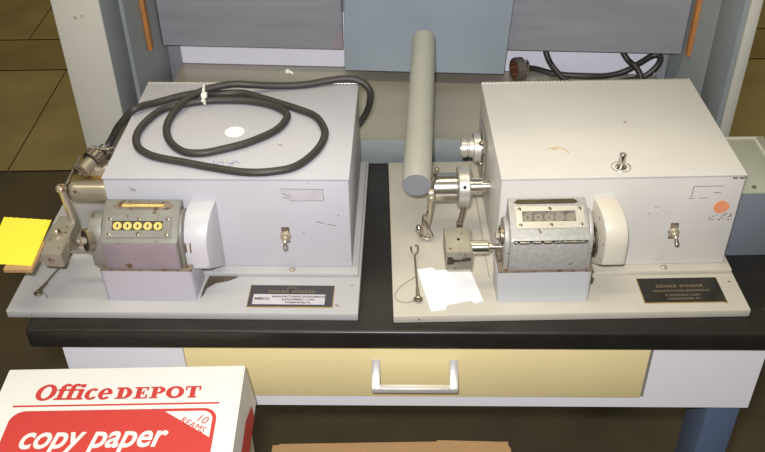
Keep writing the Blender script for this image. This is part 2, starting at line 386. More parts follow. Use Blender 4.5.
def winder(side, loc, rz, label):
    left = side == 'L'
    w = empty('winding_machine', loc, rz, label, 'winding machine', 'pair of bench winding machines')
    OX, BW = (0.1298, 0.3072) if left else (0.1360, 0.3017)
    paint = P_LEFT if left else P_RIGHT; base = P_BASE_L if left else P_BASE_R
    cast = CAST_L if left else CAST_R
    bm = NB(); bx(bm, 0, WB, 0, DB, 0, T, 0.0018); bp = finish('base_plate', bm, base, w)
    # housing, its foot flange and lid
    bm = NB(); bx(bm, OX-0.009, OX+BW+0.0085, OY-0.0140, OY+BD+0.008, T, T+0.0065, 0.0015); fl_ = finish('foot_flange', bm, base, w)
    bm = NB(); screw(bm, (0.358, 0.0775, T+0.0063), (0, 0, 1), 0.0042, 0.003); finish('screw', bm, NICKEL, fl_)
    bm = NB(); bx(bm, OX, OX+BW, OY, OY+BD, T+0.0065, TOP-0.0040, 0.002)
    hs = finish('housing', bm, paint, w)
    bm = NB(); bx(bm, OX+0.002, OX+BW-0.002, OY+0.0025, OY+BD-0.002, TOP-0.0040, TOP-0.0024); finish('lid_gap_shade', bm, DARK, hs, smooth=False)  # black block stands in for the shade in the lid gap
    bm = NB(); bx(bm, OX-0.0006, OX+BW+0.0006, OY-0.0006, OY+BD, TOP-0.0024, TOP, 0.0009); lid = finish('lid', bm, paint, w)
    bm = NB()
    n = 58; y = OY+BD+0.0015; z = TOP-0.001; dx = BW/n
    for i in range(n): cyl(bm, (OX+i*dx+0.0004, y, z), (OX+(i+1)*dx-0.0004, y, z), 0.0022, n=8)
    finish('piano_hinge', bm, STEEL_W, lid)
    # toggle switch
    sx, sz = (0.3526, 0.0712) if left else (0.3623, 0.0735)
    t_ = NB(); bx(t_, sx-0.0052, sx+0.0052, OY-0.0012, OY, sz-0.012, sz+0.013, 0.0004)
    sw = finish('toggle_switch', t_, GASKET if not left else STEEL_D, w)
    bm = NB(); cyl(bm, (sx, OY-0.0012, sz), (sx, OY-0.0042, sz), 0.0075, n=6); torus(bm, (sx, OY-0.0045, sz), (0, 1, 0), 0.0052, 0.0016)
    cyl(bm, (sx, OY-0.004, sz), (sx, OY-0.011, sz), 0.0043, n=20, bev=0.0006); finish('bushing', bm, NICKEL, sw)
    bm = NB(); tube(bm, [(sx, OY-0.009, sz), (sx+0.0005, OY-0.014, sz-0.003), (sx+0.001, OY-0.0185, sz-0.0075)], 0.002, radii=(0.0019, 0.0033)); ball(bm, (sx+0.001, OY-0.0185, sz-0.0075), 0.0033)
    finish('lever', bm, STEEL, sw)
    # counter on its pedestal
    p0, p1, q0, q1 = (0.1245, 0.2402, 0.1238, 0.2398) if left else (0.1322, 0.2490, 0.1296, 0.2478)
    bm = NB()
    pts = [(p0, 0.0217), (p1, 0.0217), (p1+0.003, OY-0.0142), (p0, OY-0.0142)]
    t = bmesh.new()
    lo = [t.verts.new((x, y, T)) for x, y in pts]; hi = [t.verts.new((x+(q0-p0 if i in (0, 3) else q1-p1), y, 0.0605)) for i, (x, y) in enumerate(pts)]
    t.faces.new(lo[::-1]); t.faces.new(hi)
    for i in range(4): t.faces.new((lo[i], lo[(i+1) % 4], hi[(i+1) % 4], hi[i]))
    bmesh.ops.recalc_face_normals(t, faces=t.faces)
    bmesh.ops.bevel(t, geom=[e for e in t.edges if abs(e.verts[0].co.z-e.verts[1].co.z) > 0.02], offset=0.006, segments=4, profile=0.5, affect='EDGES')
    add(bm, t); finish('counter_pedestal', bm, P_PED_L if left else P_PED_R, w)
    bm = NB(); bx(bm, q0+0.001, q1+0.001, 0.0222, OY-0.0145, 0.0605, 0.0622, 0.0005); finish('gasket', bm, GASKET, w)
    b0, b1 = (0.1335, 0.2285) if left else (0.1435, 0.2395)
    if left: prof = [(0.0245, 0.0622), (0.0245, 0.1035), (0.0255, 0.1045), (0.0545, 0.1265), (0.057, 0.1280), (0.071, 0.1338), (0.0735, 0.1338), (0.0775, 0.1320), (0.0775, 0.0622)]
    else: prof = [(0.0245, 0.0622), (0.0245, 0.1075), (0.027, 0.1098), (0.036, 0.1166), (0.050, 0.1241), (0.064, 0.1316), (0.0745, 0.1352), (0.0780, 0.1345), (0.0780, 0.0622)]
    bm = NB(); prism(bm, prof, 'x', b0, b1, 0.0012); cb = finish('counter_body', bm, cast, w)
    bm = NB(); bx(bm, b0+0.002, b1-0.002, 0.0236, 0.0246, 0.0632, 0.1030 if left else 0.1055, 0.0005); finish('front_plate', bm, CASTF_L if left else cast, cb)
    # side flanges of the counter
    bm = NB()
    arc = [(0.028, 0.0622)] + [(0.056-0.028*math.cos(a), 0.098+0.030*math.sin(a)) for a in [R(q) for q in range(0, 181, 15)]] + [(OY-0.0004, 0.0622)]
    arc = [(min(y, OY-0.0004), z) for y, z in arc]
    prism(bm, arc, 'x', b1+0.0002, b1+0.005, 0.0008)
    finish('end_plate', bm, cast, cb)
    bm = NB()
    arc2 = [(0.030, 0.0622)] + [(0.055-0.025*math.cos(a), 0.092+0.026*math.sin(a)) for a in [R(q) for q in range(0, 181, 15)]] + [(0.080, 0.0622)]
    prism(bm, [(y, z+(0.006 if z > 0.07 else 0)) for y, z in arc2] if left else arc2, 'x', b0-(0.0170 if left else 0.006), b0-0.0002, 0.001)
    finish('end_plate', bm, cast, cb)
    bm = NB()
    lathe(bm, (b0-0.0185, 0.0350, 0.1000) if left else (b0-0.006, 0.052, 0.097), (-0.76, -0.60, 0.20) if left else (-1, 0, 0), [(-0.004, 0.0150 if left else 0.0130), (0.004, 0.0150 if left else 0.0125), (0.0044, 0.0130 if left else 0.0110), (0.003, 0.0130 if left else 0.0110), (0.003, 0)], 32)
    bring = finish('bearing_ring', bm, STEEL_D, cb)
    nd_ = Vector((-0.76, -0.60, 0.20)).normalized() if left else Vector((-1, 0, 0)); nc = Vector((b0-0.0185, 0.0350, 0.1000)) if left else Vector((b0-0.006, 0.052, 0.097))
    bm = NB(); cyl(bm, nc+nd_*0.0031, nc+nd_*0.0036, 0.0129 if left else 0.0109, n=28); finish('bearing_bore', bm, DARK, bring)
    bm = NB(); cyl(bm, nc+nd_*0.002, nc+nd_*0.0095, 0.0048, n=6, bev=0.0006); finish('nut', bm, NICKEL, cb)
    bm = NB(); ball(bm, (b0-0.003, 0.034, 0.0655), 0.004); finish('corner_bolt', bm, STEEL_D, cb)
    # slanted window
    if left: A, B = Vector((0, 0.0255, 0.1045)), Vector((0, 0.0545, 0.1265))
    else: A, B = Vector((0, 0.0360, 0.1166)), Vector((0, 0.0640, 0.1316))
    sdir = (B-A).normalized(); nrm = Vector((0, -sdir.z, sdir.y)); Lp = (B-A).length
    def slab(u0, u1, s0, s1, h0, h1, m, name, par, bev=0.0005):
        b = NB(); bx(b, u0, u1, s0, s1, h0, h1, bev)
        for v in b.verts: v.co = Vector((v.co.x, 0, 0)) + A + sdir*v.co.y + nrm*v.co.z
        return finish(name, b, m, par)
    if left: u0, u1, s0, s1 = 0.1390, 0.2200, 0.0055, 0.0330
    else: u0, u1, s0, s1 = 0.1515, 0.2350, 0.0015, 0.0310
    wp = NB()
    iu0, iu1, is0, is1 = u0+0.0075, u1-(0.0105), s0+0.009, s1-0.0065
    for q in ((u0, u1, s0, is0), (u0, u1, is1, s1), (u0, iu0, is0, is1), (iu1, u1, is0, is1)): bx(wp, *q, 0, 0.0016)
    for v in wp.verts: v.co = Vector((v.co.x, 0, 0)) + A + sdir*v.co.y + nrm*v.co.z
    wf = finish('window_plate', wp, cast if left else STEEL_W, cb, smooth=False)
    slab(iu0, iu1, is0, is1, -0.0004, 0.0004, DIALBED if left else GLASS, 'dial_window', wf, 0)
    nd = 5; cw = (iu1-iu0)/nd
    for i in range(nd):
        b = NB()
        put_text(b, '0', 0.0125, Vector((iu0+cw*(i+0.5), 0, 0))+A+sdir*(is0+0.0016)+nrm*0.0006, Vector((1, 0, 0)), sdir, align='CENTER', bold=0.0007, ext=0.0002, width=cw*0.86)
        finish('counter_digit', b, GOLD if left else DIM, wf, smooth=False)
    for u in (u0+0.0045, (u0+u1)/2, u1-0.005):
        for s in (s0+0.0042, s1-0.0035):
            b = NB(); screw(b, Vector((u, 0, 0))+A+sdir*s+nrm*0.0014, nrm, 0.0024, 0.0014); finish('screw', b, STEEL_D, wf)
    # long slot near the top
    if left: A2, B2 = Vector((0, 0.057, 0.1280)), Vector((0, 0.071, 0.1338))
    else: A2, B2 = Vector((0, 0.0645, 0.1318)), Vector((0, 0.0745, 0.1352))
    s2 = (B2-A2).normalized(); n2 = Vector((0, -s2.z, s2.y)); L2 = (B2-A2).length
    e0, e1 = (0.144, 0.2200) if left else (0.1500, 0.2300)
    b = NB(); prism(b, [(e0+0.006, 0.003), (e1-0.006, 0.003), (e1, L2*0.5), (e1-0.005, L2-0.001), (e0+0.005, L2-0.001), (e0, L2*0.5)], 'z', 0, 0.0007)
    for v in b.verts: v.co = Vector((v.co.x, 0, 0)) + A2 + s2*v.co.y + n2*v.co.z
    sl = finish('top_slot', b, DIALBED if not left else GASKET, cb, smooth=False)
    if left:
        b = NB(); bx(b, e0+0.012, e1-0.012, 0.0062, 0.0098, 0.0008, 0.0012)
        for v in b.verts: v.co = Vector((v.co.x, 0, 0)) + A2 + s2*v.co.y + n2*v.co.z
        finish('slot_bar', b, BRASS, sl, smooth=False)
    if not left:
        b = NB()
        segs = [(0.148, 0.151), (0.154, 0.166), (0.169, 0.180), (0.183, 0.193), (0.196, 0.204), (0.206, 0.234)]
        for x0, x1 in segs: cyl(b, (x0, 0.0235, 0.1065), (x1, 0.0235, 0.1065), 0.0021, n=12)
        finish('cover_hinge', b, STEEL, cb)
        b = NB(); bx(b, 0.147, 0.2365, 0.0238, 0.0245, 0.1040, 0.1090); finish('hinge_leaf', b, DARK, cb, smooth=False)
    # belt cover between counter and housing
    c0, c1 = (0.2365, 0.2690) if left else (0.2525, 0.2805)
    side_ = [(OY-0.0004, 0.1270), (0.074, 0.1262), (0.062, 0.1222), (0.050, 0.1145), (0.041, 0.1050), (0.036, 0.094), (0.0345, 0.082), (0.0345, 0.056), (0.0375, 0.0525), (OY-0.0004, 0.0195)] if left else \
            [(OY-0.0004, 0.1290), (0.072, 0.1280), (0.060, 0.1250), (0.050, 0.1195), (0.042, 0.1110), (0.0375, 0.101), (0.0355, 0.090), (0.0355, 0.060), (0.0385, 0.0570), (OY-0.0004, 0.0250)]
    bm = NB(); prism(bm, side_, 'x', c0, c1, 0.0018)
    k = 0.16 if left else -0.20
    for v in bm.verts: v.co.x += -k*(OY-v.co.y)
    finish('belt_cover', bm, P_COVER_L if left else P_COVER_R, w)
    bm = NB()
    lathe(bm, (b1+0.0052, 0.056, 0.085), (1, 0, 0), [(0, 0), (0, 0.022), (0.002, 0.022), (0.003, 0.017), (0.005, 0.017), (0.006, 0.022), (0.0078, 0.022), (0.0078, 0)], 28)
    finish('pulley', bm, STEEL_D, w)
    # greasy dirt where the cover meets the base, on the left with painted shadow
    bm = NB()
    if left: prism(bm, [(0.2445, 0.028), (0.2470, 0.033), (0.2490, 0.046), (0.2580, 0.0560), (0.2760, 0.0620), (0.2860, 0.0690), (0.2860, 0.0704), (0.2480, 0.0704), (0.2450, 0.050)], 'z', T, T+0.0006)
    else:
        for x, y, r_ in ((0.2540, 0.060, 0.004), (0.2585, 0.057, 0.003), (0.2610, 0.063, 0.0035), (0.2555, 0.066, 0.004)): ball(bm, (x, y, T+0.0008), r_, 1, 1, 0.6)
    finish('grease_and_shadow', bm, mat('dark_grease_shadow', srgb(84, 74, 62), 0.6, var=0.3, vscale=90), bp)['kind'] = 'stuff'
    # name plate
    n0, n1, m0, m1 = (0.3070, 0.4150, 0.0118, 0.0523) if left else (0.3194, 0.4222, 0.0160, 0.0622)
    bm = NB(); bx(bm, n0-0.001, n1+0.001, m0-0.0012, m1+0.0006, T, T+0.0010, 0.0003); npl = finish('name_plate', bm, BRASS, w)
    bm = NB(); bx(bm, n0, n1, m0, m1, T+0.0010, T+0.0014); finish('plate_face', bm, PLATE_L if left else PLATE, npl, smooth=False)
    zz = T+0.0015; mid = (n0+n1)/2
    if left:
        bm = NB(); bx(bm, n0+0.0055, n1-0.010, m0+0.0035, m0+0.0225, T+0.0014, T+0.0018); finish('plate_panel', bm, LABELP, npl, smooth=False)
        bm = NB()
        put_text(bm, 'A V C', 0.0055, (mid, m0+0.0335, zz), align='CENTER', ext=0.0001)
        put_text(bm, 'DENIER WINDER', 0.0072, (mid, m0+0.0255, zz), align='CENTER', spacing=1.15, ext=0.0001)
        finish('lettering', bm, PLTXT, npl, smooth=False)
        bm = NB(); zz = T+0.0019
        put_text(bm, 'MANUFACTURING ENGINEERING', 0.0045, (mid+0.010, m0+0.0165, zz), align='CENTER', ext=0.0001, bold=0.0001)
        put_text(bm, '& EQUIPMENT CORP.', 0.0045, (mid+0.010, m0+0.0110, zz), align='CENTER', ext=0.0001, bold=0.0001)
        put_text(bm, 'WARMINSTER, PA.', 0.0042, (mid+0.010, m0+0.0055, zz), align='CENTER', ext=0.0001, bold=0.0001)
        put_text(bm, 'MEECO', 0.0058, (n0+0.0075, m0+0.0120, zz), ext=0.0001, bold=0.0002)
        finish('lettering', bm, INK, npl, smooth=False)
    else:
        bm = NB()
        put_text(bm, 'DENIER WINDER', 0.0075, (mid, m0+0.0275, zz), align='CENTER', spacing=1.1, ext=0.0001)
        put_text(bm, 'MANUFACTURING ENGINEERING', 0.0048, (mid, m0+0.0195, zz), align='CENTER', ext=0.0001)
        put_text(bm, '& EQUIPMENT CORP.', 0.0048, (mid, m0+0.0110, zz), align='CENTER', ext=0.0001)
        put_text(bm, 'WARMINSTER, PA.', 0.0052, (mid, m0+0.0040, zz), align='CENTER', ext=0.0001)
        finish('lettering', bm, PLTXT, npl, smooth=False)
    # rod guide lying on the base plate, screwed at its ring end
    g0, g1 = ((0.0325, 0.0315), (0.055, 0.105)) if left else ((0.0322, 0.0285), (0.0312, 0.110))
    gz = T+0.0028
    bm = NB(); torus(bm, (g0[0], g0[1], gz), (0, 0.15, 1), 0.0046, 0.0016)
    tube(bm, [(g0[0], g0[1]+0.005, gz), ((g0[0]+g1[0])/2, (g0[1]+g1[1])/2, gz+0.004), (g1[0], g1[1], gz+0.006)], 0.0013, n=8)
    cyl(bm, (g0[0], g0[1]+0.004, gz), (g0[0]+(g1[0]-g0[0])*0.25, g0[1]+(g1[1]-g0[1])*0.25, gz+0.002), 0.0028, 0.002, n=10)
    if not left:
        tube(bm, [(g1[0], g1[1], gz+0.006), (g1[0]-0.004, g1[1]+0.006, gz+0.008), (g1[0]-0.0045, g1[1]+0.014, gz+0.009)], 0.0013, n=8)
        tube(bm, [(g1[0], g1[1], gz+0.006), (g1[0]+0.004, g1[1]+0.005, gz+0.008), (g1[0]+0.0045, g1[1]+0.011, gz+0.012), (g1[0]+0.001, g1[1]+0.012, gz+0.014)], 0.0015, n=8)
    gd = finish('yarn_guide', bm, STEEL_D, w)
    bm = NB(); lathe(bm, (g0[0], g0[1], T), (0, 0, 1), [(0, 0.003), (0.0045, 0.003), (0.0062, 0.002), (0.0066, 0)], 14); finish('screw', bm, STEEL, gd)
    bm = NB()
    if left: tube(bm, [(g0[0]+0.004, g0[1], gz), (g0[0]+0.010, g0[1]-0.002, gz), (g0[0]+0.016, g0[1]-0.010, gz)], 0.0004, n=6)
    else: tube(bm, [(g0[0]-0.003, g0[1]-0.001, gz), (0.018, 0.0235, gz-0.001), (0.0065, 0.028, gz-0.001), (0.0030, 0.040, gz-0.001), (0.012, 0.055, gz), (0.030, 0.068, gz+0.004), (g1[0]-0.001, 0.078, gz+0.004)], 0.0004, n=6)
    finish('loose_wire', bm, STEEL_D, gd)
    # counter shaft and its end block
    bm = NB()
    if left:
        bx(bm, 0.0785, 0.106, 0.054, 0.066, 0.0655, 0.0775, 0.001); cyl(bm, (0.106, 0.060, 0.0715), (b0-0.006, 0.060, 0.0715), 0.0045, n=20)
        finish('counter_shaft', bm, STEEL, w)
        bm = NB()
        t = bmesh.new()
        lo = [(0.0535, 0.027), (0.0800, 0.025), (0.0775, 0.104), (0.0520, 0.106)]
        V0 = [t.verts.new((x, y, 0.0630)) for x, y in lo]; V1 = [t.verts.new((x, y, 0.0850)) for x, y in lo]
        t.faces.new(V0[::-1]); t.faces.new(V1)
        for i in range(4): t.faces.new((V0[i], V0[(i+1) % 4], V1[(i+1) % 4], V1[i]))
        bmesh.ops.recalc_face_normals(t, faces=t.faces); bmesh.ops.bevel(t, geom=t.edges[:], offset=0.0015, segments=2, affect='EDGES'); add(bm, t)
        eb = finish('end_block', bm, BLOCK, w)
        bm = NB(); cyl(bm, (0.0625, 0.066, 0.085), (0.0625, 0.066, 0.0865), 0.0095, n=24); cyl(bm, (0.0625, 0.066, 0.0865), (0.0625, 0.066, 0.093), 0.0055, 0.0045, n=16, bev=0.001); finish('clamp_screw', bm, NICKEL, eb)
        bm = NB(); cyl(bm, (0.066, 0.0262, 0.074), (0.066, 0.0245, 0.074), 0.0045, n=16); finish('screw', bm, GASKET, eb)
        bm = NB(); cyl(bm, (0.0735, 0.098, 0.084), (0.0690, 0.098, 0.131), 0.0055, 0.0046, n=16); ball(bm, (0.0688, 0.098, 0.1335), 0.0072, 1, 1, 0.8); finish('crank_handle', bm, NICKEL, eb)
    else:
        cyl(bm, (0.098, 0.0575, 0.0745), (0.1215, 0.0575, 0.0745), 0.0085, n=28, bev=0.0008); cyl(bm, (0.1215, 0.0575, 0.0745), (b0-0.006, 0.0575, 0.0745), 0.0048, n=20)
        finish('counter_shaft', bm, STEEL, w)
        bm = NB(); bx(bm, 0.0660, 0.0990, 0.031, 0.081, 0.0595, 0.0885, 0.0012)
        eb = finish('end_block', bm, BLOCK, w)
        bm = NB(); disc(bm, (0.083, 0.056, 0.0885), (0, 0, 1), 0.0022, 0.0003, 14); finish('set_hole', bm, DARK, eb)
        bm = NB(); prism(bm, [(0.0678, 0.0805), (0.0735, 0.0805), (0.0760, 0.0765), (0.0860, 0.0765), (0.0880, 0.0790), (0.0970, 0.0790), (0.0970, 0.0740), (0.0770, 0.0725), (0.0745, 0.0690), (0.0678, 0.0690)], 'y', 0.0304, 0.0311)
        finish('slot', bm, SLOT_SHADE, eb, smooth=False)  # flat dark shape paints the shade inside the block's notch
        bm = NB(); cyl(bm, (b0-0.013, 0.050, 0.066), (b0-0.006, 0.050, 0.066), 0.009, n=8, bev=0.001); cyl(bm, (b0-0.011, 0.048, 0.099), (b0-0.005, 0.048, 0.099), 0.007, n=16, bev=0.001); finish('bearing_nut', bm, STEEL_D, cb)
    # main shaft, at the housing's left side
    ys = 0.181
    if left:
        zs = 0.0712
        bm = NB(); lathe(bm, (0.0385, ys, zs), (1, 0, 0), [(0, 0), (0.0006, 0.006), (0.003, 0.011), (0.007, 0.0140), (0.012, 0.0148), (OX-0.0385-0.0002, 0.0148)], 32)
        hb = finish('shaft_hub', bm, NICKEL, w)
        bm = NB(); bx(bm, 0.036, 0.095, 0.196, 0.214, 0.0625, 0.0775, 0.0012); finish('hub_bracket', bm, BRASS, w)
        bm = NB(); tube(bm, [(0.036, 0.184, 0.080), (0.046, 0.195, 0.096), (0.056, 0.205, 0.111)], 0.0020, n=10); finish('hub_lever', bm, STEEL_D, hb)
        bm = NB(); ball(bm, (0.098, 0.170, 0.0795), 0.002); finish('set_screw', bm, STEEL_D, hb)
        # angled plug on the side socket
        P1, P4 = Vector((0.0585, 0.208, 0.0905)), Vector((0.0800, 0.252, 0.1000))
        bm = NB(); lathe(bm, (OX-0.0002, 0.222, 0.0775), (-1, 0, 0), [(0, 0), (0, 0.0165), (0.006, 0.0165), (0.008, 0.012), (0.075, 0.012), (0.078, 0.008), (0.078, 0)], 28); finish('side_socket', bm, NICKEL, w)
    else:
        zs = 0.0818
        bm = NB(); cyl(bm, (0.1075, ys, zs), (0.126, ys, zs), 0.0118, n=32, bev=0.0006); cyl(bm, (0.126, ys, zs), (OX-0.0002, ys, zs), 0.0085, n=28); finish('main_shaft', bm, STEEL, w)
        bm = NB(); cyl(bm, (0.0586, ys, zs), (0.0914, ys, zs), 0.0195, n=40, bev=0.0012); hb = finish('shaft_hub', bm, STEEL, w)
        bm = NB(); cyl(bm, (0.0916, ys, zs), (0.1074, ys, zs), 0.0285, n=44, bev=0.0015); fc = finish('hub_collar', bm, STEEL_W, w)
        bm = NB(); d_ = Vector((0, -0.84, 0.54)); c_ = Vector((0.0995, ys, zs))+d_*0.0284; cyl(bm, c_, c_+d_*0.0006, 0.0026, n=16); finish('set_hole', bm, DARK, fc)
        bm = NB(); tube(bm, [(0.101, 0.166, 0.060), (0.098, 0.162, 0.048), (0.0945, 0.158, 0.036)], 0.0036, n=8); bx(bm, 0.0905, 0.0985, 0.154, 0.160, 0.028, 0.040, 0.001); finish('collar_lever', bm, STEEL_D, fc)
        # crank on the end of the hub
        bm = NB()
        tube(bm, [(0.0555, 0.166, 0.088), (0.0540, 0.160, 0.066), (0.0520, 0.158, 0.044), (0.0490, 0.157, 0.026)], 0.004, n=12, radii=(0.0046, 0.0036))
        cyl(bm, (0.051, 0.162, 0.086), (0.0586, 0.162, 0.086), 0.0058, n=16, bev=0.001)
        ball(bm, (0.0555, 0.160, 0.079), 0.006)
        cyl(bm, (0.0475, 0.160, 0.050), (0.0475, 0.158, 0.022), 0.0045, 0.006, n=14)
        ck = finish('crank', bm, NICKEL, hb)
        bm = NB(); tube(bm, [(0.045, 0.153, 0.046), (0.052, 0.149, 0.034), (0.0565, 0.149, 0.021), (0.050, 0.150, 0.0175), (0.040, 0.152, 0.022), (0.0365, 0.153, 0.030)], 0.0026, n=10)
        ball(bm, (0.0385, 0.155, 0.031), 0.0058, 0.7, 1, 1.1); finish('spring_clip', bm, STEEL, ck)
        bm = NB(); tube(bm, [(0.057, 0.170, 0.098), (0.0605, 0.172, 0.106), (0.0625, 0.174, 0.114)], 0.0022, n=8); ball(bm, (0.0630, 0.174, 0.1155), 0.0032); finish('locking_pin', bm, STEEL_D, hb)
        # painted winding arm
        a_ = Vector((0.0355, 0.168, 0.0945)); b_ = Vector((0.0625, 0.520, 0.1425)); dd = (b_-a_).normalized()
        bm = NB(); lathe(bm, a_, dd, [(0.0, 0.0192), (0.0012, 0.0200), (0.345, 0.0188), (0.350, 0.0186), (0.3505, 0.0176), (0.346, 0.0170), (0.346, 0)], 44); ra = finish('winding_arm', bm, ROD, w)
        bm = NB(); cyl(bm, a_+dd*0.0001, a_+dd*0.003, 0.0192, n=44); finish('arm_end', bm, ROD_END, ra)
        # side socket, its plug lying loose on the shelf
        yc, zc = 0.2557, 0.097
        bm = NB(); lathe(bm, (OX-0.0002, yc, zc), (-1, 0, 0), [(0, 0), (0, 0.013), (0.007, 0.013), (0.007, 0.0215), (0.016, 0.0215), (0.0165, 0.0145), (0.022, 0.0140), (0.023, 0.0120), (0.025, 0.0120), (0.026, 0.0140), (0.033, 0.0140), (0.033, 0.0105), (0.020, 0.0105), (0.020, 0)], 36); sk = finish('side_socket', bm, STEEL_W, w)
        bm = NB(); bx(bm, OX-0.005, OX, 0.226, 0.286, 0.070, 0.124, 0.001); finish('socket_plate', bm, STEEL, sk)
        for z_ in (0.080, 0.114):
            bm = NB(); ball(bm, (OX-0.0065, 0.240, z_), 0.0042); finish('screw', bm, STEEL_D, sk)
        # knob in the lid
        bm = NB(); lathe(bm, (0.2870, 0.1059, TOP), (0, 0, 1), [(0, 0.0075), (0.0012, 0.0070), (0.0016, 0.0060), (0.003, 0.0055), (0.003, 0.0045), (0.019, 0.0042), (0.020, 0.0034), (0.020, 0)], 24); kb = finish('lid_knob', bm, STEEL, w)
        bm = NB(); torus(bm, (0.2870, 0.1059, TOP+0.0002), (0, 0, 1), 0.0118, 0.0007, 28, 6); finish('knob_ring', bm, NICKEL, kb)
        bm = NB(); prism(bm, [(0.4155+0.0092*math.cos(a)*(1.15 if -0.6 < a < 0.6 else 1), 0.1105+0.0100*math.sin(a)*(0.93 if a < 0 else 1)) for a in [R(q) for q in range(-180, 180, 15)]], 'y', OY-0.0007, OY-0.0002); finish('round_sticker', bm, STICK_O, w, smooth=False)
        bm = NB()
        for q in ((0.375, 0.413, 0.1425, 0.1431), (0.375, 0.3757, 0.127, 0.1425), (0.372, 0.379, 0.1245, 0.1252), (0.385, 0.396, 0.1245, 0.125), (0.402, 0.411, 0.1325, 0.1331)): bx(bm, q[0], q[1], OY-0.0004, OY, q[2], q[3])
        for i in range(26):
            x, z = random.uniform(0.402, 0.432), random.uniform(0.089, 0.100); s = random.uniform(0.0004, 0.0017); bx(bm, x, x+s*1.6, OY-0.0004, OY, z, z+s)
        for i in range(9):
            x, z = random.uniform(0.325, 0.352), random.uniform(0.099, 0.112); s = random.uniform(0.0004, 0.0012); bx(bm, x, x+s, OY-0.0004, OY, z, z+s*2)
        finish('scuff_marks', bm, MARK, hs, smooth=False)['kind'] = 'stuff'
        bm = NB(); tube(bm, [(0.203, 0.150, TOP), (0.214, 0.154, TOP), (0.222, 0.150, TOP), (0.229, 0.140, TOP)], 0.0009, n=6); tube(bm, [(0.208, 0.149, TOP), (0.216, 0.150, TOP)], 0.0012, n=6); finish('scuff_marks', bm, mat('tan_scuff', srgb(200, 176, 132), 0.6), lid)['kind'] = 'stuff'
        for x in (OX+0.288, OX+0.2965):
            bm = NB(); bx(bm, x-0.003, x+0.003, OY-0.0012, OY, TOP-0.0058, TOP-0.0038); finish('lid_catch', bm, GASKET, hs)
    if left:
        ax = (P4-P1).normalized()
        bm = NB(); cyl(bm, P1-ax*0.006, P1+ax*0.014, 0.0105, n=24, bev=0.001); pg = finish('angled_plug', bm, NICKEL, w)
        bm = NB(); lathe(bm, P1+ax*0.014, ax, [(0, 0.0135), (0.001, 0.0165), (0.013, 0.0172), (0.0145, 0.0140), (0.0145, 0)], 40, 1); finish('coupling_ring', bm, STEEL_D, pg)
        bm = NB(); cyl(bm, P1+ax*0.0285, P1+ax*0.046, 0.0085, n=20, bev=0.001)
        q = P1+ax*0.040
        for s in (-1, 1):
            c = q + Vector((0.013*s, -0.002*s, 0.002)); torus(bm, c, (0.2, -0.6, 0.7), 0.0042, 0.0014, 16, 6); cyl(bm, q+Vector((0.006*s, -0.003, 0.004)), c+Vector((0.003*s, -0.003, 0.003)), 0.0026, n=10)
        bx(bm, q.x-0.0095, q.x+0.0095, q.y-0.010, q.y-0.004, q.z+0.001, q.z+0.008, 0.001); finish('cord_clamp', bm, STEEL, pg)
        bm = NB(); disc(bm, (0.2785, 0.1945, TOP), (0, 0, 1), 0.0132, 0.0004, 32); finish('round_sticker', bm, WHITECARD, w, smooth=False)
        bm = NB(); prism(bm, [(0.3500, 0.1440), (0.3560, 0.1425), (0.3660, 0.1432), (0.380, 0.1425), (0.392, 0.1436), (0.4040, 0.1438), (0.4048, 0.1262), (0.390, 0.1270), (0.376, 0.1256), (0.3620, 0.1262), (0.3540, 0.1268), (0.3560, 0.1330), (0.3515, 0.1370)], 'y', OY-0.0005, OY); tl = finish('torn_label', bm, LABELP, w, smooth=False)
        bm = NB()
        for (x0, z0, x1, z1) in ((0.3500, 0.1440, 0.4040, 0.1438), (0.4040, 0.1438, 0.4048, 0.1262), (0.4048, 0.1262, 0.3620, 0.1258), (0.352, 0.137, 0.364, 0.133), (0.353, 0.131, 0.362, 0.130)):
            cyl(bm, (x0, OY-0.0006, z0), (x1, OY-0.0006, z1), 0.0003, n=6)
        for (x0, z0, x1, z1) in ((0.393, 0.093, 0.404, 0.0905), (0.407, 0.089, 0.419, 0.087), (0.421, 0.104, 0.423, 0.103), (0.376, 0.076, 0.3765, 0.073)):
            cyl(bm, (x0, OY-0.0002, z0), (x1, OY-0.0002, z1), 0.0004, n=6)
        finish('scuff_marks', bm, MARK, tl)['kind'] = 'stuff'
        bm = NB()
        for q in (((0.262, 0.124), (0.266, 0.116), (0.274, 0.122), (0.276, 0.115)), ((0.280, 0.121), (0.286, 0.117), (0.291, 0.123), (0.297, 0.117)), ((0.268, 0.112), (0.280, 0.111), (0.290, 0.113))):
            tube(bm, [(x, y, TOP+0.0001) for x, y in q], 0.0005, n=6)
        finish('ink_scribble', bm, BLUEINK, lid)['kind'] = 'stuff'
    return w

wl = winder('L', (-0.4807, 0.8482, ZB), -0.0363, 'grey winding machine on the left with a coiled dark cable on its lid')
wr = winder('R', (0.0118, 0.8267, ZB), 0.0039, 'cream white winding machine on the right with long round arm and orange sticker')
ML = Matrix.Translation((-0.4807, 0.8482, ZB)) @ Matrix.Rotation(-0.0363, 4, 'Z')
MR = Matrix.Translation((0.0118, 0.8267, ZB)) @ Matrix.Rotation(0.0039, 4, 'Z')

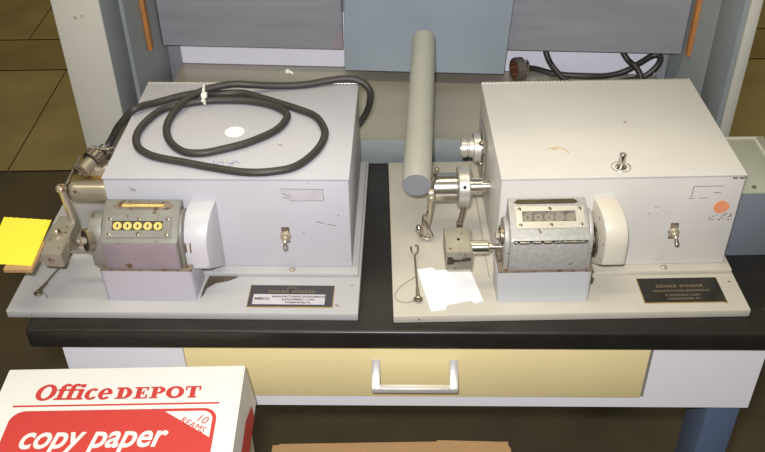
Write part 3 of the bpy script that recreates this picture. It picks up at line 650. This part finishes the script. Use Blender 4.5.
# ---------------------------------------------------------------- cable coiled on the left lid
rc = 0.0051; zc = TOP+rc
cb_ = [(0.0795, 0.2510, 0.0995), (0.0832, 0.2557, 0.105), (0.0925, 0.2550, 0.119), (0.1020, 0.2470, 0.134), (0.1118, 0.2415, 0.146), (0.1223, 0.2407, 0.1575), (0.1325, 0.2410, 0.1668), (0.1441, 0.2510, 0.1672), (0.1570, 0.2625, zc+0.0005), (0.1816, 0.2790, zc), (0.2008, 0.2885, zc), (0.2188, 0.2918, zc), (0.2437, 0.2905, zc), (0.2721, 0.2925, zc), (0.2939, 0.2835, zc),
       (0.3283, 0.2644, zc), (0.3586, 0.2467, zc), (0.3836, 0.2279, zc), (0.3977, 0.1975, zc), (0.4002, 0.1721, zc), (0.3915, 0.1373, zc), (0.3694, 0.1036, zc), (0.3385, 0.0917, zc), (0.3063, 0.0908, zc),
       (0.2661, 0.1005, zc), (0.2272, 0.1127, zc), (0.1904, 0.1241, zc), (0.1707, 0.1367, zc), (0.1584, 0.1525, zc), (0.1517, 0.1797, zc), (0.1563, 0.2133, zc), (0.1707, 0.2448, zc), (0.197, 0.2598, zc), (0.2191, 0.2680, zc), (0.2464, 0.2717, zc), (0.2874, 0.2695, zc),
       (0.3212, 0.2567, zc), (0.3416, 0.2384, zc), (0.3451, 0.2197, zc), (0.3339, 0.1897, zc), (0.3036, 0.1608, zc), (0.2725, 0.1436, zc), (0.2466, 0.1339, zc), (0.2222, 0.1373, zc), (0.2004, 0.1601, zc), (0.188, 0.1927, zc), (0.1875, 0.2262, zc+0.001), (0.198, 0.2560, zc+0.005),
       (0.213, 0.2745, zc+0.0085), (0.2340, 0.2880, zc+0.0108), (0.2620, 0.2985, zc+0.0108), (0.285, 0.3020, zc+0.008), (0.320, 0.3100, zc+0.002), (0.3613, 0.3175, zc), (0.3964, 0.3265, zc+0.002), (0.424, 0.3300, zc+0.003), (0.4440, 0.3280, zc-0.002), (0.4540, 0.3250, 0.150), (0.4530, 0.3300, 0.128), (0.4475, 0.3400, 0.106), (0.436, 0.3420, 0.085), (0.425, 0.3385, 0.075)]
cord = empty('power_cable', ML @ Vector((0.2188, 0.29, TOP)), -0.0363, 'thick dark cable coiled in two loops on the lid of the left machine', 'cable')
off = Vector((0.2188, 0.29, TOP))
bm = NB(); tube(bm, [Vector(q)-off for q in cb_], rc, n=14, sub=6); finish('sheath', bm, RUBBER, cord)
bm = NB()
q = Vector((0.2235, 0.2810, zc+0.0045))-off
rot = Matrix.Rotation(R(8), 3, 'Z')
ring = [q + rot @ Vector((0, 0.0205*math.cos(a), 0.0105*math.sin(a))) for a in [2*math.pi*i/28 for i in range(29)]]
tube(bm, ring, 0.0021, n=8, smooth=False)
bx(bm, q.x-0.0005, q.x+0.0075, q.y-0.0215, q.y-0.0135, q.z+0.0050, q.z+0.0110, 0.001)
bx(bm, q.x+0.002, q.x+0.0055, q.y-0.033, q.y-0.018, q.z+0.0055, q.z+0.0078, 0.0006)
finish('zip_tie', bm, NYLON, cord)

# ---------------------------------------------------------------- cord with plug behind the right machine
pc = empty('plug_cord', (0.244, 1.396, ZB+0.047), 0, 'black looped cord ending in a round plug lying behind the right machine', 'cord')
o_ = Vector((0.244, 1.396, ZB+0.047)); zq = ZB+0.047+0.0052
pax = Vector((0.93, 0.30, -0.04)).normalized()
pp = Vector((0.2275, 1.376, ZB+0.047+0.0205))-o_
bm = NB(); lathe(bm, pp, pax, [(0, 0.0165), (0.0005, 0.0198), (0.004, 0.0202), (0.0155, 0.0198), (0.0175, 0.0170), (0.0175, 0.0080), (0.025, 0.0080), (0.025, 0)], 36, 1); pl_ = finish('plug', bm, PLUGR, pc)
bm = NB(); cyl(bm, pp+pax*0.001, pp+pax*0.003, 0.0166, n=32); finish('plug_face', bm, PLUGF, pl_)
for a in range(3):
    bm = NB(); u, v, d = frame(pax); c = pp+(u*math.cos(2.1*a)+v*math.sin(2.1*a))*0.007; cyl(bm, c+pax*0.001, c-pax*0.003, 0.0016, n=8)
    finish('pin', bm, STEEL_D, pl_)
bm = NB(); bx(bm, pp.x+0.022, pp.x+0.0255, pp.y+0.0-0.010+0.006, pp.y+0.016, pp.z-0.007, pp.z+0.012, 0.0008); finish('cord_clamp', bm, STEEL, pl_)
bm = NB()
e0 = pp+pax*0.022
path = [e0, e0+pax*0.02+Vector((0, 0, -0.004))]+[Vector(q)-o_ for q in ((0.300, 1.3860, 0.8035), (0.354, 1.3765, 0.8025), (0.392, 1.3765, 0.8035), (0.420, 1.3765, 0.812), (0.442, 1.3725, 0.830), (0.459, 1.368, 0.8445), (0.470, 1.3655, 0.8415),
        (0.466, 1.363, 0.8265), (0.448, 1.360, 0.810), (0.425, 1.359, 0.8035), (0.395, 1.352, 0.8025), (0.36, 1.345, 0.8025))]
tube(bm, path, 0.005, n=12, sub=8)
path = [Vector(q)-o_ for q in ((0.279, 1.3980, 0.900), (0.2805, 1.3978, 0.855), (0.283, 1.3960, 0.840), (0.290, 1.385, 0.825), (0.302, 1.368, 0.8135), (0.318, 1.350, 0.8045), (0.345, 1.332, 0.8025), (0.39, 1.326, 0.8025), (0.425, 1.332, 0.804), (0.437, 1.345, 0.813), (0.432, 1.362, 0.8245), (0.420, 1.377, 0.8315), (0.410, 1.3860, 0.845), (0.407, 1.3872, 0.858), (0.404, 1.3874, 0.900))]
tube(bm, path, 0.005, n=12, sub=8)
finish('sheath', bm, RUBBER_B, pc)

# scrap on the shelf
bm = NB(); tube(bm, [(-0.006, 0.004, 0.003), (0, 0, 0.004), (0.006, -0.005, 0.0025)], 0.004, n=8, radii=(0.0045, 0.0015)); ball(bm, (-0.005, 0.003, 0.004), 0.004)
o = finish('wire_cap', bm, NYLON); o.location = (-0.157, 1.412, ZB+0.047)
tag(o, 'tiny off white scrap lying on the shelf behind the left machine', 'scrap')

# ---------------------------------------------------------------- yellow card and splint held by the left end block
bm = NB(); bx(bm, 0.018, 0.0528, -0.004, 0.052, 0.0785, 0.0845, 0.0008)
o = finish('wooden_splint', bm, WOOD); o.matrix_world = ML
tag(o, 'small brown wooden splint under the yellow card at the left block', 'splint')
bm = NB()
c4 = [(-0.0185, 0.1005), (0.0462, 0.0945), (0.0520, 0.0015), (-0.0080, 0.0065)]
nseg = 14; top_ = []
for k in range(2):
    pass
def lerp(a, b, t): return (a[0]+(b[0]-a[0])*t, a[1]+(b[1]-a[1])*t)
g_ = [[None]*(nseg+1) for _ in range(2)]
t = bmesh.new()
for i in range(nseg+1):
    s = i/nseg; l = lerp(c4[0], c4[1], s); m_ = lerp(c4[3], c4[2], s)
    hz = 0.0857+0.0003*math.cos(i*math.pi)
    g_[0][i] = [t.verts.new((l[0], l[1], hz)), t.verts.new((m_[0], m_[1], hz))]
    g_[1][i] = [t.verts.new((l[0], l[1], hz-0.0008)), t.verts.new((m_[0], m_[1], hz-0.0008))]
for i in range(nseg):
    a, b = g_[0][i], g_[0][i+1]; t.faces.new((a[0], a[1], b[1], b[0]))
    a, b = g_[1][i], g_[1][i+1]; t.faces.new((a[0], b[0], b[1], a[1]))
    for k in (0, 1): t.faces.new((g_[0][i][k], g_[0][i+1][k], g_[1][i+1][k], g_[1][i][k]))
for i in (0, nseg): t.faces.new((g_[0][i][0], g_[0][i][1], g_[1][i][1], g_[1][i][0]))
add(bm, t)
o = finish('yellow_card', bm, YELLOW); o.matrix_world = ML
tag(o, 'bright yellow ribbed card sticking out past the left edge of the grey machine', 'card')

# ---------------------------------------------------------------- white card on the right base plate
bm = NB(); prism(bm, [(0.0335, 0.0880), (0.0536, 0.0916), (0.0584, 0.0852), (0.1037, 0.0870), (0.1147, 0.0244), (0.1029, 0.0209), (0.1009, 0.0266), (0.0697, 0.0190), (0.0666, 0.0106), (0.0475, 0.0074)], 'z', T+0.0004, T+0.0022)
o = finish('white_card', bm, WHITECARD, smooth=False); o.matrix_world = MR
tag(o, 'notched white card lying flat on the base plate of the right machine', 'card')

# ---------------------------------------------------------------- copy paper cartons
LW, LD, BHH = 0.293, 0.445, 0.239
def arcpts(cx, cy, r, a0, a1, n=8): return [(cx+r*math.cos(R(a0+(a1-a0)*i/n)), cy+r*math.sin(R(a0+(a1-a0)*i/n))) for i in range(n+1)]
def ring2(bm, cx, cy, rx, ry, tx, ty, a0=0, a1=360, n=36, sh=0.0, f=None):
    P = []; dz = Vector((0, 0, 1.2e-5*(len(bm.faces) % 29)))
    for i in range(n+1):
        a = R(a0+(a1-a0)*i/n); c, s = math.cos(a), math.sin(a)
        P.append((f(cx+rx*c, cy+ry*s), f(cx+(rx-tx)*c, cy+(ry-ty)*s)))
    for A, B in zip(P, P[1:]): bm.faces.new([bm.verts.new(Vector(v)+dz) for v in (A[0], A[1], B[1], B[0])])
def rect2(bm, x0, x1, y0, y1, f):
    dz = Vector((0, 0, 1.2e-5*(len(bm.faces) % 29)))
    bm.faces.new([bm.verts.new(Vector(f(*p))+dz) for p in ((x0, y0), (x1, y0), (x1, y1), (x0, y1))])
def slab_title(bm, f, fd):
    """the two slab-serif words, one unit = cap height; f maps the sloped first word, fd the second"""
    x = 0
    ring2(bm, x+0.50, 0.5, 0.52, 0.54, 0.28, 0.15, f=f); x += 1.06
    for k in range(2):
        rect2(bm, x+0.11, x+0.36, 0, 0.80, f); rect2(bm, x-0.02, x+0.49, 0, 0.12, f); rect2(bm, x, x+0.48, 0.58, 0.71, f)
        ring2(bm, x+0.40, 0.78, 0.29, 0.28, 0.25, 0.14, 30, 180, 16, f=f); x += 0.50
    rect2(bm, x+0.11, x+0.36, 0, 0.70, f); rect2(bm, x-0.01, x+0.47, 0, 0.12, f); rect2(bm, x, x+0.33, 0.58, 0.70, f); rect2(bm, x+0.11, x+0.36, 0.80, 1.02, f); x += 0.52
    ring2(bm, x+0.33, 0.35, 0.36, 0.38, 0.25, 0.13, 42, 325, 28, f=f); x += 0.68
    ring2(bm, x+0.34, 0.35, 0.36, 0.38, 0.25, 0.13, 0, 322, 30, f=f); rect2(bm, x+0.1, x+0.66, 0.31, 0.42, f); x += 0.92
    f = fd; h = 0.76
    def stem(x, sw=0.26): rect2(bm, x+0.12, x+0.12+sw, 0, h, f)
    stem(x); rect2(bm, x, x+0.45, 0, 0.09, f); rect2(bm, x, x+0.45, h-0.11, h, f); ring2(bm, x+0.42, h/2, 0.42, h/2, 0.27, 0.12, -90, 90, 20, f=f); x += 0.94
    stem(x); rect2(bm, x, x+0.72, 0, 0.09, f); rect2(bm, x, x+0.72, h-0.09, h, f); rect2(bm, x+0.2, x+0.52, h/2-0.045, h/2+0.045, f)
    rect2(bm, x+0.62, x+0.72, 0, 0.27, f); rect2(bm, x+0.62, x+0.72, h-0.25, h, f); rect2(bm, x+0.46, x+0.54, h/2-0.14, h/2+0.14, f); x += 0.82
    stem(x); rect2(bm, x, x+0.46, 0, 0.09, f); rect2(bm, x, x+0.45, h-0.09, h, f); ring2(bm, x+0.42, h*0.70, 0.36, h*0.31, 0.25, 0.11, -90, 90, 18, f=f); rect2(bm, x+0.2, x+0.44, h*0.40, h*0.40+0.09, f); x += 0.84
    ring2(bm, x+0.46, h/2, 0.47, h/2+0.02, 0.27, 0.13, f=f); x += 0.98
    rect2(bm, x+0.27, x+0.53, 0, h, f); rect2(bm, x+0.17, x+0.63, 0, 0.09, f); rect2(bm, x, x+0.80, h-0.09, h, f); rect2(bm, x, x+0.09, h-0.28, h, f); rect2(bm, x+0.71, x+0.80, h-0.28, h, f)
    return x+0.80

def carton(loc, rz, label):
    c = empty('paper_carton', loc, rz, label, 'carton', 'stack of copy paper cartons')
    # local: x 0..LW, y -LD..0 (0 at the back), z 0..BHH
    bm = NB(); bx(bm, 0.004, LW-0.004, -LD+0.004, -0.004, 0, BHH-0.003); bd = finish('box_body', bm, PAPERW, c, smooth=False)
    bm = NB(); t = bmesh.new(); fl = 0.006
    hi = [t.verts.new(p) for p in ((0, -LD, BHH), (LW, -LD, BHH), (LW, 0, BHH), (0, 0, BHH))]
    lo = [t.verts.new(p) for p in ((-fl, -LD-fl, BHH-0.075), (LW+fl, -LD-fl, BHH-0.075), (LW+fl, fl, BHH-0.075), (-fl, fl, BHH-0.075))]
    t.faces.new(hi); t.faces.new(lo[::-1])
    for i in range(4): t.faces.new((lo[i], lo[(i+1) % 4], hi[(i+1) % 4], hi[i]))
    bmesh.ops.recalc_face_normals(t, faces=t.faces)
    bmesh.ops.bevel(t, geom=t.edges[:], offset=0.0012, segments=2, affect='EDGES'); add(bm, t)
    ld = finish('box_lid', bm, PAPERW, c)
    z1 = BHH+0.0003
    # red panel with rounded corners and the white corner triangle
    x0, x1, ya, yb = 0.0255, 0.2685, -0.0690, -0.375; r_ = 0.017
    poly = arcpts(x1-r_, ya-r_, r_, 0, 90)+arcpts(x0+r_, ya-r_, r_, 90, 180)+arcpts(x0+r_, yb+r_, r_, 180, 270)+arcpts(x1-r_, yb+r_, r_, 270, 360)
    bm = NB(); prism(bm, poly, 'z', BHH, BHH+0.0003); bx(bm, 0.0235, 0.2690, -0.0625, -0.0600, BHH, BHH+0.0003)
    hh = BHH+0.0003; cap = 0.0245; x_start, x_end = 0.0445, 0.2440; bl = -0.0525
    tb = NB(); wd = slab_title(tb, lambda x, y: (x, y, 0), lambda x, y: (x, y, 0)); tb.free()
    k = (x_end-x_start)/wd
    slab_title(bm, lambda x, y: (x_start+x*k+y*cap*0.10, bl+y*cap, hh), lambda x, y: (x_start+x*k, bl+y*cap, hh))
    rp = finish('red_print', bm, RED, ld, smooth=False)
    bm = NB()
    prism(bm, arcpts(x1-0.0045-0.013, ya-0.0045-0.013, 0.013, 0, 90)+[(0.2070, ya-0.0045), (0.2640, -0.1130)], 'z', BHH+0.0003, BHH+0.0006)
    put_text(bm, 'copy paper', 0.05, (0.0485, -0.1245, BHH+0.0005), width=0.168, height=0.0225, bold=0.0009, shear=0.22, spacing=1.0, ext=0.0002)
    finish('white_print', bm, WHITEINK, ld, smooth=False)
    bm = NB(); a = R(-31); ux = Vector((math.cos(a), math.sin(a), 0)); uy = Vector((-math.sin(a), math.cos(a), 0))
    put_text(bm, '10', 0.015, (0.2440, -0.0870, BHH+0.0010), ux, uy, ext=0.0001)
    put_text(bm, 'REAMS', 0.0125, (0.2265, -0.0900, BHH+0.0010), ux, uy, ext=0.0001, width=0.034)
    finish('red_lettering', bm, RED, ld, smooth=False)
    # red panel on the right side of the lid
    bm = NB()
    for ye, zz in ((0, 0),):
        pts = [(-0.020, -0.052), (-0.060, -0.036), (-0.40, -0.036), (-0.40, -0.072), (-0.020, -0.072)]
        vs = [(LW+fl*(-dz/0.075)+0.0005, y, BHH+dz) for y, dz in pts]
        bm.faces.new([bm.verts.new(v) for v in vs])
    finish('red_side_print', bm, RED, ld, smooth=False)
    return c
thc = R(0.2)
cl = Vector((-0.4665, 0.7865, 0))
carton((cl.x, cl.y, 0.4810), thc, 'white and red copy paper carton in front of the bench, topmost of its stack')
carton((cl.x-0.002, cl.y-0.004, 0.2405), thc*0.6, 'white copy paper carton in the middle of the stack before the bench')
carton((cl.x+0.001, cl.y-0.002, 0.0), thc*1.1, 'white copy paper carton at the bottom of the stack on the floor')

# ---------------------------------------------------------------- brown carton on the floor under the bench front
kc = empty('cardboard_box', (0.0075, 0.905, 0), 0, 'brown cardboard box with folded top flaps on the floor under the drawer', 'box')
bm = NB()
hw, hd, hk = 0.203, 0.103, 0.296
bx(bm, -hw, hw, hd-0.004, hd, 0, hk); bx(bm, -hw, hw, -hd, -hd+0.004, 0, hk); bx(bm, -hw, -hw+0.004, -hd+0.004, hd-0.004, 0, hk); bx(bm, hw-0.004, hw, -hd+0.004, hd-0.004, 0, hk); bx(bm, -hw+0.004, hw-0.004, -hd+0.004, hd-0.004, 0, 0.004)
finish('box_body', bm, KRAFT, kc, smooth=False)
bm = NB(); prism(bm, [(-hw, -hd), (0.082, -hd), (0.082, hd), (-0.190, hd), (-hw, hd-0.011)], 'z', hk, hk+0.0035, 0.0006); finish('flap', bm, KRAFT, kc, smooth=False)
bm = NB(); prism(bm, [(0.080, -hd), (hw+0.002, -hd), (hw+0.002, hd-0.020), (0.196, hd-0.006), (0.080, hd)], 'z', hk+0.0038, hk+0.0073, 0.0006); finish('flap', bm, KRAFT, kc, smooth=False)
